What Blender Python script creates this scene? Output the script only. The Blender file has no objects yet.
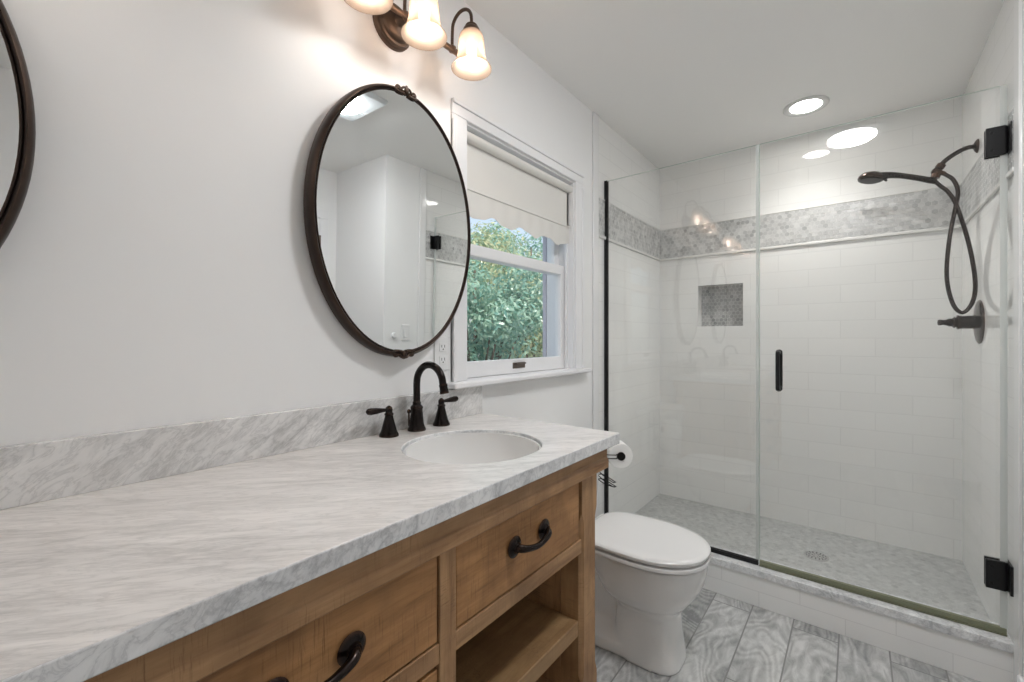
import bpy, bmesh, math, random
from math import pi, sin, cos, radians
from mathutils import Vector, Matrix

random.seed(7)
S = bpy.context.scene
COL = S.collection

# ------------------------------------------------------------------ camera
cam = bpy.data.cameras.new('camera')
cam.sensor_fit = 'HORIZONTAL'; cam.sensor_width = 36.0
cam.lens = 435.75 * 36.0 / 1024.0
cam.shift_y = -3.04 / 1024.0
cam.clip_start = 0.01
cam_o = bpy.data.objects.new('camera', cam); COL.objects.link(cam_o)
cam_o.location = (1.1086, 0.0, 1.1934)
cam_o.rotation_euler = (pi / 2, 0, 0.669)
S.camera = cam_o

# ------------------------------------------------------------------ world, sun, exposure
W = bpy.data.worlds.new('sky'); S.world = W; W.use_nodes = True
wn = W.node_tree.nodes; wl = W.node_tree.links
bgn = wn['Background']
sky = wn.new('ShaderNodeTexSky'); sky.sky_type = 'NISHITA'; sky.sun_disc = False
sky.sun_elevation = radians(48); sky.sun_rotation = radians(70); sky.air_density = 1.0; sky.dust_density = 2.0
wmix = wn.new('ShaderNodeMix'); wmix.data_type = 'RGBA'; wmix.inputs[0].default_value = 0.75
wl.new(sky.outputs[0], wmix.inputs[6]); wmix.inputs[7].default_value = (1.5, 1.6, 1.65, 1)
wl.new(wmix.outputs[2], bgn.inputs['Color']); bgn.inputs['Strength'].default_value = 0.38
sl = bpy.data.lights.new('sun', 'SUN'); sl.energy = 4.0; sl.angle = radians(1.0); sl.color = (1, 0.95, 0.86)
so = bpy.data.objects.new('sun', sl); COL.objects.link(so)
so.rotation_euler = Vector((-0.62, 0.35, -0.75)).to_track_quat('-Z', 'Y').to_euler()

S.view_settings.view_transform = 'Standard'
S.view_settings.look = 'None'
S.view_settings.exposure = 0.32
S.view_settings.gamma = 1.0
S.view_settings.use_curve_mapping = False
try:
    S.cycles.max_bounces = 16; S.cycles.diffuse_bounces = 8; S.cycles.glossy_bounces = 8
    S.cycles.transparent_max_bounces = 24; S.cycles.transmission_bounces = 8
    S.cycles.caustics_reflective = True; S.cycles.caustics_refractive = False
except Exception:
    pass

# light levels
FAN_E, RECESS_E, RECESS_W, BULB_E = 76.0, 38.0, 25.0, 72.0

# ------------------------------------------------------------------ node helpers
def new_mat(name):
    m = bpy.data.materials.new(name); m.use_nodes = True
    nt = m.node_tree
    return m, nt, nt.nodes['Principled BSDF'], nt.nodes['Material Output']

def mat(name, col, rough=0.5, metal=0.0, spec=0.5, coat=0.0):
    m, nt, b, o = new_mat(name)
    b.inputs['Base Color'].default_value = (*col, 1)
    b.inputs['Roughness'].default_value = rough
    b.inputs['Metallic'].default_value = metal
    b.inputs['Specular IOR Level'].default_value = spec
    b.inputs['Coat Weight'].default_value = coat
    b.inputs['Coat Roughness'].default_value = 0.05
    return m

def ramp(nt, src, stops):
    r = nt.nodes.new('ShaderNodeValToRGB')
    el = r.color_ramp.elements
    while len(el) < len(stops): el.new(0.5)
    for e, (p, c) in zip(el, stops):
        e.position = p; e.color = (*c, 1) if len(c) == 3 else c
    nt.links.new(src, r.inputs[0])
    return r

def coords(nt, scale=(1, 1, 1), rot=(0, 0, 0), loc=(0, 0, 0)):
    tc = nt.nodes.new('ShaderNodeTexCoord'); mp = nt.nodes.new('ShaderNodeMapping')
    mp.inputs['Scale'].default_value = scale; mp.inputs['Rotation'].default_value = rot
    mp.inputs['Location'].default_value = loc
    nt.links.new(tc.outputs['Object'], mp.inputs['Vector'])
    return mp.outputs['Vector']

def noise(nt, vec, scale, detail=4, rough=0.55, dist=0.0):
    n = nt.nodes.new('ShaderNodeTexNoise')
    n.inputs['Scale'].default_value = scale; n.inputs['Detail'].default_value = detail
    n.inputs['Roughness'].default_value = rough; n.inputs['Distortion'].default_value = dist
    nt.links.new(vec, n.inputs['Vector'])
    return n.outputs['Fac']

def mix(nt, fac, a, b, mode='MIX'):
    n = nt.nodes.new('ShaderNodeMix'); n.data_type = 'RGBA'; n.blend_type = mode
    for sock, v in ((n.inputs[0], fac), (n.inputs[6], a), (n.inputs[7], b)):
        if hasattr(v, 'links') or isinstance(v, bpy.types.NodeSocket): nt.links.new(v, sock)
        elif isinstance(v, (int, float)): sock.default_value = v
        else: sock.default_value = (*v, 1)
    return n.outputs[2]

def mth(nt, op, a, b=None):
    n = nt.nodes.new('ShaderNodeMath'); n.operation = op
    for i, v in enumerate((a, b)):
        if v is None: continue
        if isinstance(v, (int, float)): n.inputs[i].default_value = v
        else: nt.links.new(v, n.inputs[i])
    return n.outputs[0]

def bump(nt, height, bsdf, strength=0.2, dist=0.01):
    n = nt.nodes.new('ShaderNodeBump'); n.inputs['Strength'].default_value = strength
    n.inputs['Distance'].default_value = dist
    nt.links.new(height, n.inputs['Height']); nt.links.new(n.outputs[0], bsdf.inputs['Normal'])

# ------------------------------------------------------------------ materials
def wall_paint(name, col, rough=0.55):
    m, nt, b, o = new_mat(name)
    v = coords(nt)
    b.inputs['Base Color'].default_value = (*col, 1)
    b.inputs['Roughness'].default_value = rough
    bump(nt, noise(nt, v, 220, 2), b, 0.04, 0.002)
    return m

def marble(name, stretch=(1, 1, 1), rot=(0, 0, 0), base=(0.80, 0.785, 0.77), grey=(0.36, 0.365, 0.37), amount=1.0):
    m, nt, b, o = new_mat(name)
    v0 = coords(nt, (1, 1, 1), rot)
    mp2 = nt.nodes.new('ShaderNodeMapping'); mp2.inputs['Scale'].default_value = stretch
    nt.links.new(v0, mp2.inputs['Vector']); v = mp2.outputs['Vector']
    n1 = noise(nt, v, 3.2, 7, 0.62, 0.35)
    n2 = noise(nt, v, 9.5, 6, 0.6, 0.6)
    n3 = noise(nt, v, 1.3, 3, 0.5, 0.4)
    vein = mth(nt, 'ABSOLUTE', mth(nt, 'SUBTRACT', n1, 0.5))
    fine = mth(nt, 'ABSOLUTE', mth(nt, 'SUBTRACT', n2, 0.5))
    c1 = ramp(nt, vein, [(0.0, (1, 1, 1)), (0.04, (0.5,) * 3), (0.15, (0, 0, 0))]).outputs[0]
    c2 = ramp(nt, fine, [(0.0, (0.75,) * 3), (0.03, (0.25,) * 3), (0.09, (0, 0, 0))]).outputs[0]
    msk = ramp(nt, n3, [(0.36, (0.12,) * 3), (0.62, (1, 1, 1))]).outputs[0]
    cl = ramp(nt, n1, [(0.30, (0.42,) * 3), (0.52, (0, 0, 0))]).outputs[0]
    col = mix(nt, mth(nt, 'MULTIPLY', mth(nt, 'MULTIPLY', c1, msk), 0.62 * amount), base, grey)
    col = mix(nt, mth(nt, 'MULTIPLY', c2, 0.5 * amount), col, grey)
    col = mix(nt, mth(nt, 'MULTIPLY', cl, 0.55 * amount), col, (0.5, 0.5, 0.5))
    nt.links.new(col, b.inputs['Base Color'])
    b.inputs['Roughness'].default_value = 0.24
    return m

def wood(name, stretch, base=(0.37, 0.205, 0.094), light=(0.54, 0.33, 0.165), dark=(0.15, 0.072, 0.030), saw=(1, 0, 0), seed=0.0):
    m, nt, b, o = new_mat(name)
    v = coords(nt, stretch, loc=(seed, seed * 1.7, seed * 0.6))
    g1 = noise(nt, v, 6.5, 6, 0.62, 0.35)
    g2 = noise(nt, v, 42, 4, 0.6, 0.3)
    u = coords(nt)
    blot = noise(nt, u, 5.5, 4, 0.6, 0.4)
    c = ramp(nt, g1, [(0.26, dark), (0.46, base), (0.74, light)]).outputs[0]
    c = mix(nt, mth(nt, 'MULTIPLY', ramp(nt, g2, [(0.45, (0, 0, 0)), (0.75, (1, 1, 1))]).outputs[0], 0.22), c, dark)
    c = mix(nt, mth(nt, 'MULTIPLY', ramp(nt, blot, [(0.42, (0, 0, 0)), (0.68, (1, 1, 1))]).outputs[0], 0.40), c, light)
    blot2 = noise(nt, coords(nt, (3, 3, 3), loc=(seed + 4, 0, 0)), 1.7, 3, 0.6, 0.6)
    c = mix(nt, mth(nt, 'MULTIPLY', ramp(nt, blot2, [(0.44, (0, 0, 0)), (0.66, (1, 1, 1))]).outputs[0], 0.5), c, dark)
    # rough-sawn scratches across the grain
    sc = noise(nt, coords(nt, saw), 60, 3, 0.7, 0.2)
    msk = noise(nt, u, 9, 2)
    s = mth(nt, 'MULTIPLY', ramp(nt, sc, [(0.54, (0, 0, 0)), (0.68, (1, 1, 1))]).outputs[0],
            ramp(nt, msk, [(0.40, (0, 0, 0)), (0.58, (1, 1, 1))]).outputs[0])
    c = mix(nt, mth(nt, 'MULTIPLY', s, 0.62), c, dark)
    nt.links.new(c, b.inputs['Base Color'])
    b.inputs['Roughness'].default_value = 0.55
    bump(nt, mth(nt, 'ADD', g2, mth(nt, 'MULTIPLY', s, -0.6)), b, 0.25, 0.0015)
    return m

def subway(name, axis, base=(0.83, 0.83, 0.818), bw=0.3048, bh=0.1016, off=(0, 0), rough=0.03):
    m, nt, b, o = new_mat(name)
    tc = nt.nodes.new('ShaderNodeTexCoord'); sp = nt.nodes.new('ShaderNodeSeparateXYZ'); cb = nt.nodes.new('ShaderNodeCombineXYZ')
    nt.links.new(tc.outputs['Object'], sp.inputs[0])
    nt.links.new(mth(nt, 'ADD', sp.outputs[0 if axis == 'x' else 1], off[0]), cb.inputs[0])
    nt.links.new(mth(nt, 'ADD', sp.outputs[2], off[1]), cb.inputs[1])
    br = nt.nodes.new('ShaderNodeTexBrick')
    br.inputs['Scale'].default_value = 1.0; br.inputs['Brick Width'].default_value = bw
    br.inputs['Row Height'].default_value = bh; br.inputs['Mortar Size'].default_value = 0.0016
    br.inputs['Mortar Smooth'].default_value = 0.25
    br.inputs['Color1'].default_value = (*base, 1); br.inputs['Color2'].default_value = (*[c * 0.975 for c in base], 1)
    br.inputs['Mortar'].default_value = (*[c * 0.87 for c in base], 1)
    nt.links.new(cb.outputs[0], br.inputs['Vector'])
    nt.links.new(br.outputs['Color'], b.inputs['Base Color'])
    nt.links.new(mth(nt, 'ADD', mth(nt, 'MULTIPLY', br.outputs['Fac'], 0.08), rough), b.inputs['Roughness'])
    inv = mth(nt, 'SUBTRACT', 1.0, br.outputs['Fac'])
    wav = noise(nt, tc.outputs['Object'], 9, 2)
    bump(nt, mth(nt, 'ADD', inv, mth(nt, 'MULTIPLY', wav, 0.08)), b, 0.08, 0.001)
    return m

def hex_tile(name, lo, hi, rough=0.25):
    m, nt, b, o = new_mat(name)
    at = nt.nodes.new('ShaderNodeAttribute'); at.attribute_name = 'tile_tone'
    v = coords(nt)
    n = noise(nt, v, 28, 5, 0.6, 0.8)
    c = mix(nt, at.outputs['Fac'], lo, hi)
    c = mix(nt, mth(nt, 'MULTIPLY', ramp(nt, n, [(0.42, (0, 0, 0)), (0.7, (1, 1, 1))]).outputs[0], 0.35), c, [x * 0.62 for x in lo])
    nt.links.new(c, b.inputs['Base Color']); b.inputs['Roughness'].default_value = rough
    return m

def plank_floor(name):
    """Grey wood-look porcelain planks running along Y, swirling light and dark grain."""
    m, nt, b, o = new_mat(name)
    tc = nt.nodes.new('ShaderNodeTexCoord'); sp = nt.nodes.new('ShaderNodeSeparateXYZ'); cb = nt.nodes.new('ShaderNodeCombineXYZ')
    nt.links.new(tc.outputs['Object'], sp.inputs[0])
    PW = 0.1533
    px = mth(nt, 'ADD', sp.outputs[0], -0.594 + PW * 40)
    nt.links.new(mth(nt, 'ADD', sp.outputs[1], -2.128 - 0.46 + 0.92 * 20), cb.inputs[0])
    nt.links.new(px, cb.inputs[1])
    br = nt.nodes.new('ShaderNodeTexBrick'); br.offset = 0.5; br.offset_frequency = 2
    br.inputs['Scale'].default_value = 1.0; br.inputs['Brick Width'].default_value = 0.92
    br.inputs['Row Height'].default_value = PW; br.inputs['Mortar Size'].default_value = 0.0028
    br.inputs['Mortar Smooth'].default_value = 0.15
    br.inputs['Color1'].default_value = (0, 0, 0, 1); br.inputs['Color2'].default_value = (1, 1, 1, 1)
    nt.links.new(cb.outputs[0], br.inputs['Vector'])
    # each plank shows its own piece of grain
    wn_ = nt.nodes.new('ShaderNodeTexWhiteNoise'); wn_.noise_dimensions = '2D'
    fl = nt.nodes.new('ShaderNodeCombineXYZ')
    nt.links.new(mth(nt, 'FLOOR', mth(nt, 'DIVIDE', px, PW)), fl.inputs[0])
    nt.links.new(mth(nt, 'FLOOR', mth(nt, 'MULTIPLY', br.outputs['Color'], 50.0)), fl.inputs[1])
    nt.links.new(fl.outputs[0], wn_.inputs['Vector'])
    offv = nt.nodes.new('ShaderNodeVectorMath'); offv.operation = 'SCALE'; offv.inputs['Scale'].default_value = 7.0
    nt.links.new(wn_.outputs['Color'], offv.inputs[0])
    addv = nt.nodes.new('ShaderNodeVectorMath'); addv.operation = 'ADD'
    nt.links.new(tc.outputs['Object'], addv.inputs[0]); nt.links.new(offv.outputs[0], addv.inputs[1])
    mp = nt.nodes.new('ShaderNodeMapping'); mp.inputs['Scale'].default_value = (1.0, 0.40, 1.0)
    nt.links.new(addv.outputs[0], mp.inputs['Vector'])
    big = noise(nt, mp.outputs[0], 4.2, 2, 0.45, 0.5)
    rings = mth(nt, 'SINE', mth(nt, 'MULTIPLY', big, 140.0))
    wob = noise(nt, mp.outputs[0], 26, 6, 0.72, 0.9)
    g = mth(nt, 'ADD', mth(nt, 'MULTIPLY', rings, 0.085), wob)
    g = mth(nt, 'ADD', g, mth(nt, 'MULTIPLY', mth(nt, 'SUBTRACT', big, 0.5), 0.9))
    c = ramp(nt, g, [(0.20, (0.22, 0.225, 0.225)), (0.50, (0.44, 0.445, 0.44)), (0.80, (0.68, 0.685, 0.675))]).outputs[0]
    tone = mix(nt, wn_.outputs['Value'], (0.88, 0.88, 0.88), (1.08, 1.08, 1.08))
    c = mix(nt, 1.0, c, tone, 'MULTIPLY')
    c = mix(nt, br.outputs['Fac'], c, (0.24, 0.24, 0.235))
    nt.links.new(c, b.inputs['Base Color']); b.inputs['Roughness'].default_value = 0.42
    bump(nt, mth(nt, 'SUBTRACT', mth(nt, 'MULTIPLY', g, 0.25), br.outputs['Fac']), b, 0.3, 0.001)
    return m

def thin_glass(name, tint=(1, 1, 1), f0=0.045):
    m, nt, b, o = new_mat(name)
    nt.nodes.remove(b)
    lw = nt.nodes.new('ShaderNodeLayerWeight'); lw.inputs['Blend'].default_value = 0.5
    fac = mth(nt, 'ADD', mth(nt, 'MULTIPLY', mth(nt, 'POWER', lw.outputs['Facing'], 5.0), 0.95), f0)
    tr = nt.nodes.new('ShaderNodeBsdfTransparent'); tr.inputs[0].default_value = (*tint, 1)
    gl = nt.nodes.new('ShaderNodeBsdfGlossy'); gl.inputs['Roughness'].default_value = 0.0
    gl.inputs['Color'].default_value = (1, 1, 1, 1)
    mx = nt.nodes.new('ShaderNodeMixShader')
    nt.links.new(fac, mx.inputs[0]); nt.links.new(tr.outputs[0], mx.inputs[1]); nt.links.new(gl.outputs[0], mx.inputs[2])
    nt.links.new(mx.outputs[0], o.inputs['Surface'])
    return m

def see_through(name, col, transp=0.5, rough=0.3, trans_lum=0.5):
    """translucent / clear soft material: transparent + translucent + gloss"""
    m, nt, b, o = new_mat(name)
    nt.nodes.remove(b)
    tr = nt.nodes.new('ShaderNodeBsdfTransparent'); tr.inputs[0].default_value = (*[0.5 + 0.5 * c for c in col], 1)
    tl = nt.nodes.new('ShaderNodeBsdfTranslucent'); tl.inputs[0].default_value = (*col, 1)
    df = nt.nodes.new('ShaderNodeBsdfDiffuse'); df.inputs[0].default_value = (*col, 1)
    gl = nt.nodes.new('ShaderNodeBsdfGlossy'); gl.inputs['Roughness'].default_value = rough
    m1 = nt.nodes.new('ShaderNodeMixShader'); m1.inputs[0].default_value = trans_lum
    nt.links.new(df.outputs[0], m1.inputs[1]); nt.links.new(tl.outputs[0], m1.inputs[2])
    m2 = nt.nodes.new('ShaderNodeMixShader'); m2.inputs[0].default_value = transp
    nt.links.new(m1.outputs[0], m2.inputs[1]); nt.links.new(tr.outputs[0], m2.inputs[2])
    m3 = nt.nodes.new('ShaderNodeMixShader'); m3.inputs[0].default_value = 0.06
    nt.links.new(m2.outputs[0], m3.inputs[1]); nt.links.new(gl.outputs[0], m3.inputs[2])
    nt.links.new(m3.outputs[0], o.inputs['Surface'])
    return m

def emit(name, col, e):
    m, nt, b, o = new_mat(name)
    b.inputs['Base Color'].default_value = (0.8, 0.8, 0.8, 1)
    b.inputs['Emission Color'].default_value = (*col, 1); b.inputs['Emission Strength'].default_value = e
    return m

def bronze(name, col=(0.016, 0.012, 0.011), hi=(0.13, 0.062, 0.034), rough=0.24):
    m, nt, b, o = new_mat(name)
    geo = nt.nodes.new('ShaderNodeNewGeometry')
    v = coords(nt)
    n = noise(nt, v, 60, 3)
    edge = ramp(nt, geo.outputs['Pointiness'], [(0.53, (0, 0, 0)), (0.62, (1, 1, 1))]).outputs[0]
    c = mix(nt, mth(nt, 'MULTIPLY', edge, mth(nt, 'ADD', n, 0.1)), col, hi)
    nt.links.new(c, b.inputs['Base Color'])
    b.inputs['Metallic'].default_value = 0.75; b.inputs['Roughness'].default_value = rough
    return m

M = {}
M['wall'] = wall_paint('wall_paint', (0.85, 0.85, 0.848))
M['ceiling'] = wall_paint('ceiling_paint', (0.90, 0.893, 0.875), 0.7)
M['trim'] = mat('white_trim_paint', (0.82, 0.82, 0.83), 0.35)
M['floor'] = plank_floor('grey_plank_tile')
M['tile_x'] = subway('subway_tile_back', 'x', off=(0.03, -0.075))
M['tile_y'] = subway('subway_tile_side', 'y', off=(0.08, -0.075))
M['curb_tile'] = subway('curb_tile', 'x', base=(0.88, 0.88, 0.87), bh=0.0675, off=(-0.769 + 0.3048 * 4.5, 0.0), rough=0.15)
M['bullnose'] = mat('bullnose_tile', (0.80, 0.80, 0.80), 0.18)
M['liner'] = mat('pencil_liner', (0.76, 0.755, 0.735), 0.2)
M['grout'] = mat('grey_grout', (0.74, 0.74, 0.73), 0.8)
M['hexm'] = hex_tile('hex_marble', (0.40, 0.405, 0.405), (0.72, 0.72, 0.71))
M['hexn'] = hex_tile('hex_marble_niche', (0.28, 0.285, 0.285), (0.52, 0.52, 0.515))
M['hexf'] = hex_tile('hex_floor_marble', (0.42, 0.43, 0.425), (0.60, 0.61, 0.60), 0.4)
M['grout_f'] = mat('floor_grout', (0.60, 0.60, 0.59), 0.85)
M['marble'] = marble('counter_marble', (7.5, 1.3, 6.0), (0, 0, radians(42)), (0.825, 0.80, 0.78), (0.34, 0.33, 0.325), 0.72)
M['marble_e'] = marble('edge_marble', (4.0, 3.4, 5.0), (radians(-50), 0, 0), (0.88, 0.885, 0.89), (0.27, 0.28, 0.30), 0.95)
M['marble_b'] = marble('backsplash_marble', (4.0, 2.0, 5.6), (radians(-38), 0, 0), (0.82, 0.81, 0.80), (0.26, 0.26, 0.26), 0.9)
M['wood_h'] = wood('wood_along_counter', (6, 0.55, 6), saw=(0.4, 6.0, 0.25))
M['wood_v'] = wood('wood_upright', (6, 6, 0.55), saw=(0.25, 0.4, 6.0), seed=3.1)
M['wood_x'] = wood('wood_shelf', (6, 0.7, 6), base=(0.30, 0.175, 0.075), light=(0.42, 0.27, 0.13), saw=(2, 3, 0.2), seed=5.0)
M['wood_d'] = wood('wood_drawer', (6, 0.55, 6), base=(0.37, 0.182, 0.066), light=(0.56, 0.30, 0.125), dark=(0.15, 0.068, 0.024), saw=(0.4, 5.0, 0.25), seed=8.3)
M['bronze'] = bronze('oil_rubbed_bronze')
M['fixture'] = bronze('brown_bronze', (0.105, 0.072, 0.053), (0.26, 0.17, 0.12), 0.42)
M['frame'] = bronze('mirror_frame_bronze', (0.035, 0.024, 0.02), (0.12, 0.075, 0.05), 0.36)
M['black'] = mat('matte_black_metal', (0.008, 0.008, 0.009), 0.35, 0.3)
M['iron'] = mat('dark_wire', (0.012, 0.011, 0.011), 0.4, 0.6)
M['porcelain'] = mat('white_porcelain', (0.80, 0.795, 0.785), 0.08, coat=0.4)
M['seat'] = mat('toilet_seat_plastic', (0.80, 0.795, 0.79), 0.16)
M['chrome'] = mat('chrome', (0.75, 0.75, 0.76), 0.12, 1.0)
M['mirror'] = mat('silvered_mirror', (0.87, 0.89, 0.89), 0.0, 1.0)
M['glass'] = thin_glass('shower_glass', (0.990, 0.993, 0.990), 0.05)
M['pane'] = thin_glass('window_glass', (0.97, 0.985, 0.99), 0.03)
M['glass_edge'] = see_through('glass_edge', (0.62, 0.72, 0.66), 0.35, 0.1)
M['seal'] = see_through('clear_seal', (0.84, 0.86, 0.85), 0.35, 0.12)
M['sweep'] = see_through('olive_sweep', (0.36, 0.37, 0.25), 0.25, 0.2)
M['shade'] = see_through('frosted_glass_shade', (0.50, 0.40, 0.32), 0.42, 0.15, 0.4)
M['bulb'] = emit('lit_bulb', (1.0, 0.93, 0.86), BULB_E)
M['lens'] = emit('lit_fan_lens', (0.98, 0.99, 1.0), FAN_E)
M['lens2'] = emit('lit_recessed_lens', (1.0, 0.97, 0.92), RECESS_E)
M['white_plastic'] = mat('white_plastic', (0.80, 0.80, 0.80), 0.3)
M['slot'] = mat('dark_slot', (0.03, 0.03, 0.03), 0.6)
M['paper'] = mat('toilet_paper', (0.85, 0.85, 0.84), 0.95, spec=0.1)
M['cardboard'] = mat('cardboard_core', (0.10, 0.05, 0.035), 0.9)
M['fabric'] = mat('cream_shade_fabric', (0.74, 0.725, 0.69), 0.9, spec=0.1)
M['exterior'] = mat('exterior_shaded_white', (0.50, 0.49, 0.56), 0.6)  # white outside trim, with its bluish shade put into the colour
M['brass'] = mat('aged_nickel', (0.16, 0.13, 0.11), 0.35, 0.8)
M['grille'] = mat('fan_grille', (0.74, 0.78, 0.80), 0.5)
M['bark'] = mat('bark', (0.13, 0.10, 0.075), 0.9)

# ------------------------------------------------------------------ object helpers
ORG = {}
def obj(name, bm, mats, parent=None, bevel=0.0, smooth=35, segs=2):
    me = bpy.data.meshes.new(name)
    bmesh.ops.recalc_face_normals(bm, faces=bm.faces)
    if parent is None:
        xs = [v.co for v in bm.verts]
        o = Vector(((min(c.x for c in xs) + max(c.x for c in xs)) / 2, (min(c.y for c in xs) + max(c.y for c in xs)) / 2, min(c.z for c in xs)))
    else:
        o = ORG[parent]
    bmesh.ops.translate(bm, verts=bm.verts, vec=-o)
    bm.to_mesh(me); bm.free()
    if not isinstance(mats, (list, tuple)): mats = [mats]
    for m in mats: me.materials.append(m)
    ob = bpy.data.objects.new(name, me); COL.objects.link(ob)
    if parent is None: ob.location = o
    else: ob.parent = parent
    ORG[ob] = o
    if smooth:
        me.polygons.foreach_set('use_smooth', [True] * len(me.polygons))
        me.set_sharp_from_angle(angle=radians(smooth))
    if bevel:
        md = ob.modifiers.new('bevel', 'BEVEL'); md.width = bevel; md.segments = segs
        md.limit_method = 'ANGLE'; md.angle_limit = radians(40); md.harden_normals = False
    return ob

def tag(o, label, cat, group=None):
    o['label'] = label; o['category'] = cat
    if group: o['group'] = group
    return o
def struct(o):
    o['kind'] = 'structure'; return o
def thing(name, loc, label, cat, group=None):
    o = bpy.data.objects.new(name, None); COL.objects.link(o); o.location = loc
    o.empty_display_size = 0.05; ORG[o] = Vector(loc)
    return tag(o, label, cat, group)
def tree_copy(o, dx, label=None, parent=None):
    c = o.copy(); COL.objects.link(c)
    if parent is None:
        c.location = o.location + Vector(dx)
        if label: c['label'] = label
    else: c.parent = parent
    for ch in [x for x in bpy.data.objects if x.parent == o]: tree_copy(ch, dx, None, c)
    return c

def B(): return bmesh.new()
def box(bm, a, b, mi=0):
    v = [bm.verts.new((x, y, z)) for x in (a[0], b[0]) for y in (a[1], b[1]) for z in (a[2], b[2])]
    for f in ((0, 1, 3, 2), (4, 6, 7, 5), (0, 4, 5, 1), (2, 3, 7, 6), (0, 2, 6, 4), (1, 5, 7, 3)):
        bm.faces.new([v[i] for i in f]).material_index = mi
    return bm
def loft(bm, rings, cap0=True, cap1=True, closed=True, mi=0):
    R = [[bm.verts.new(p) for p in r] for r in rings]
    n = len(R[0])
    for a, b in zip(R, R[1:]):
        for i in range(n if closed else n - 1):
            j = (i + 1) % n
            bm.faces.new((a[i], a[j], b[j], b[i])).material_index = mi
    if cap0: bm.faces.new(R[0][::-1]).material_index = mi
    if cap1: bm.faces.new(R[-1]).material_index = mi
    return bm
def frame_of(d):
    d = Vector(d).normalized(); up = Vector((0, 0, 1)) if abs(d.z) < 0.95 else Vector((1, 0, 0))
    u = d.cross(up).normalized(); return u, d.cross(u).normalized(), d
def lathe(bm, prof, origin, axis=(0, 0, 1), segs=32, cap0=True, cap1=True, mi=0):
    """prof = (radius, distance along the axis)"""
    u, w, d = frame_of(axis); o = Vector(origin)
    rings = [[o + d * h + (u * cos(2 * pi * k / segs) + w * sin(2 * pi * k / segs)) * max(r, 1e-5) for k in range(segs)] for r, h in prof]
    return loft(bm, rings, cap0, cap1, mi=mi)
def smooth_path(pts, n=8):
    P = [Vector(p) for p in pts]; out = []
    for i in range(len(P) - 1):
        p0 = P[i - 1] if i else P[0] * 2 - P[1]; p1, p2 = P[i], P[i + 1]
        p3 = P[i + 2] if i + 2 < len(P) else P[-1] * 2 - P[-2]
        for k in range(n):
            t = k / n
            out.append(0.5 * ((2 * p1) + (p2 - p0) * t + (2 * p0 - 5 * p1 + 4 * p2 - p3) * t * t + (3 * p1 - p0 - 3 * p2 + p3) * t ** 3))
    out.append(P[-1]); return out
def tube(bm, pts, r, segs=12, n=8, closed=False, mi=0):
    pts = [Vector(p) for p in pts]
    if n > 1: 
        ctrl = len(pts)
        if isinstance(r, (list, tuple)):
            rr = []
            for i in range(ctrl - 1):
                for k in range(n): rr.append(r[i] + (r[i + 1] - r[i]) * k / n)
            rr.append(r[-1]); r = rr
        pts = smooth_path(pts, n)
    if not isinstance(r, (list, tuple)): r = [r] * len(pts)
    t0 = (pts[1] - pts[0]).normalized(); u, w, _ = frame_of(t0); rings = []
    for i, p in enumerate(pts):
        t = (pts[min(i + 1, len(pts) - 1)] - pts[max(i - 1, 0)]).normalized()
        q = t0.rotation_difference(t); u = q @ u; w = q @ w; t0 = t
        rings.append([p + (u * cos(2 * pi * k / segs) + w * sin(2 * pi * k / segs)) * r[i] for k in range(segs)])
    return loft(bm, rings, mi=mi)
def ball(bm, c, r, sc=(1, 1, 1), seg=16, mi=0):
    m = Matrix.Translation(c) @ Matrix.Diagonal((*[r * s for s in sc], 1))
    res = bmesh.ops.create_uvsphere(bm, u_segments=seg, v_segments=max(6, seg // 2), radius=1, matrix=m)
    if mi:
        for f in {f for v in res['verts'] for f in v.link_faces}: f.material_index = mi
    return bm
def extrude_poly(bm, outer, holes, vec, mi=0):
    """flat polygon with holes, given thickness vec"""
    ed = []
    for loop in [outer] + list(holes):
        vs = [bm.verts.new(p) for p in loop]
        ed += [bm.edges.new((vs[i], vs[(i + 1) % len(vs)])) for i in range(len(vs))]
    r = bmesh.ops.triangle_fill(bm, use_beauty=True, use_dissolve=False, edges=ed)
    fs = [g for g in r['geom'] if isinstance(g, bmesh.types.BMFace)]
    e = bmesh.ops.extrude_face_region(bm, geom=fs)
    vs = [g for g in e['geom'] if isinstance(g, bmesh.types.BMVert)]
    bmesh.ops.translate(bm, verts=vs, vec=Vector(vec))
    return bm
def prism(bm, poly, vec, mi=0):
    a = [Vector(p) for p in poly]; b = [p + Vector(vec) for p in a]
    return loft(bm, [a, b], mi=mi)

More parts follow.
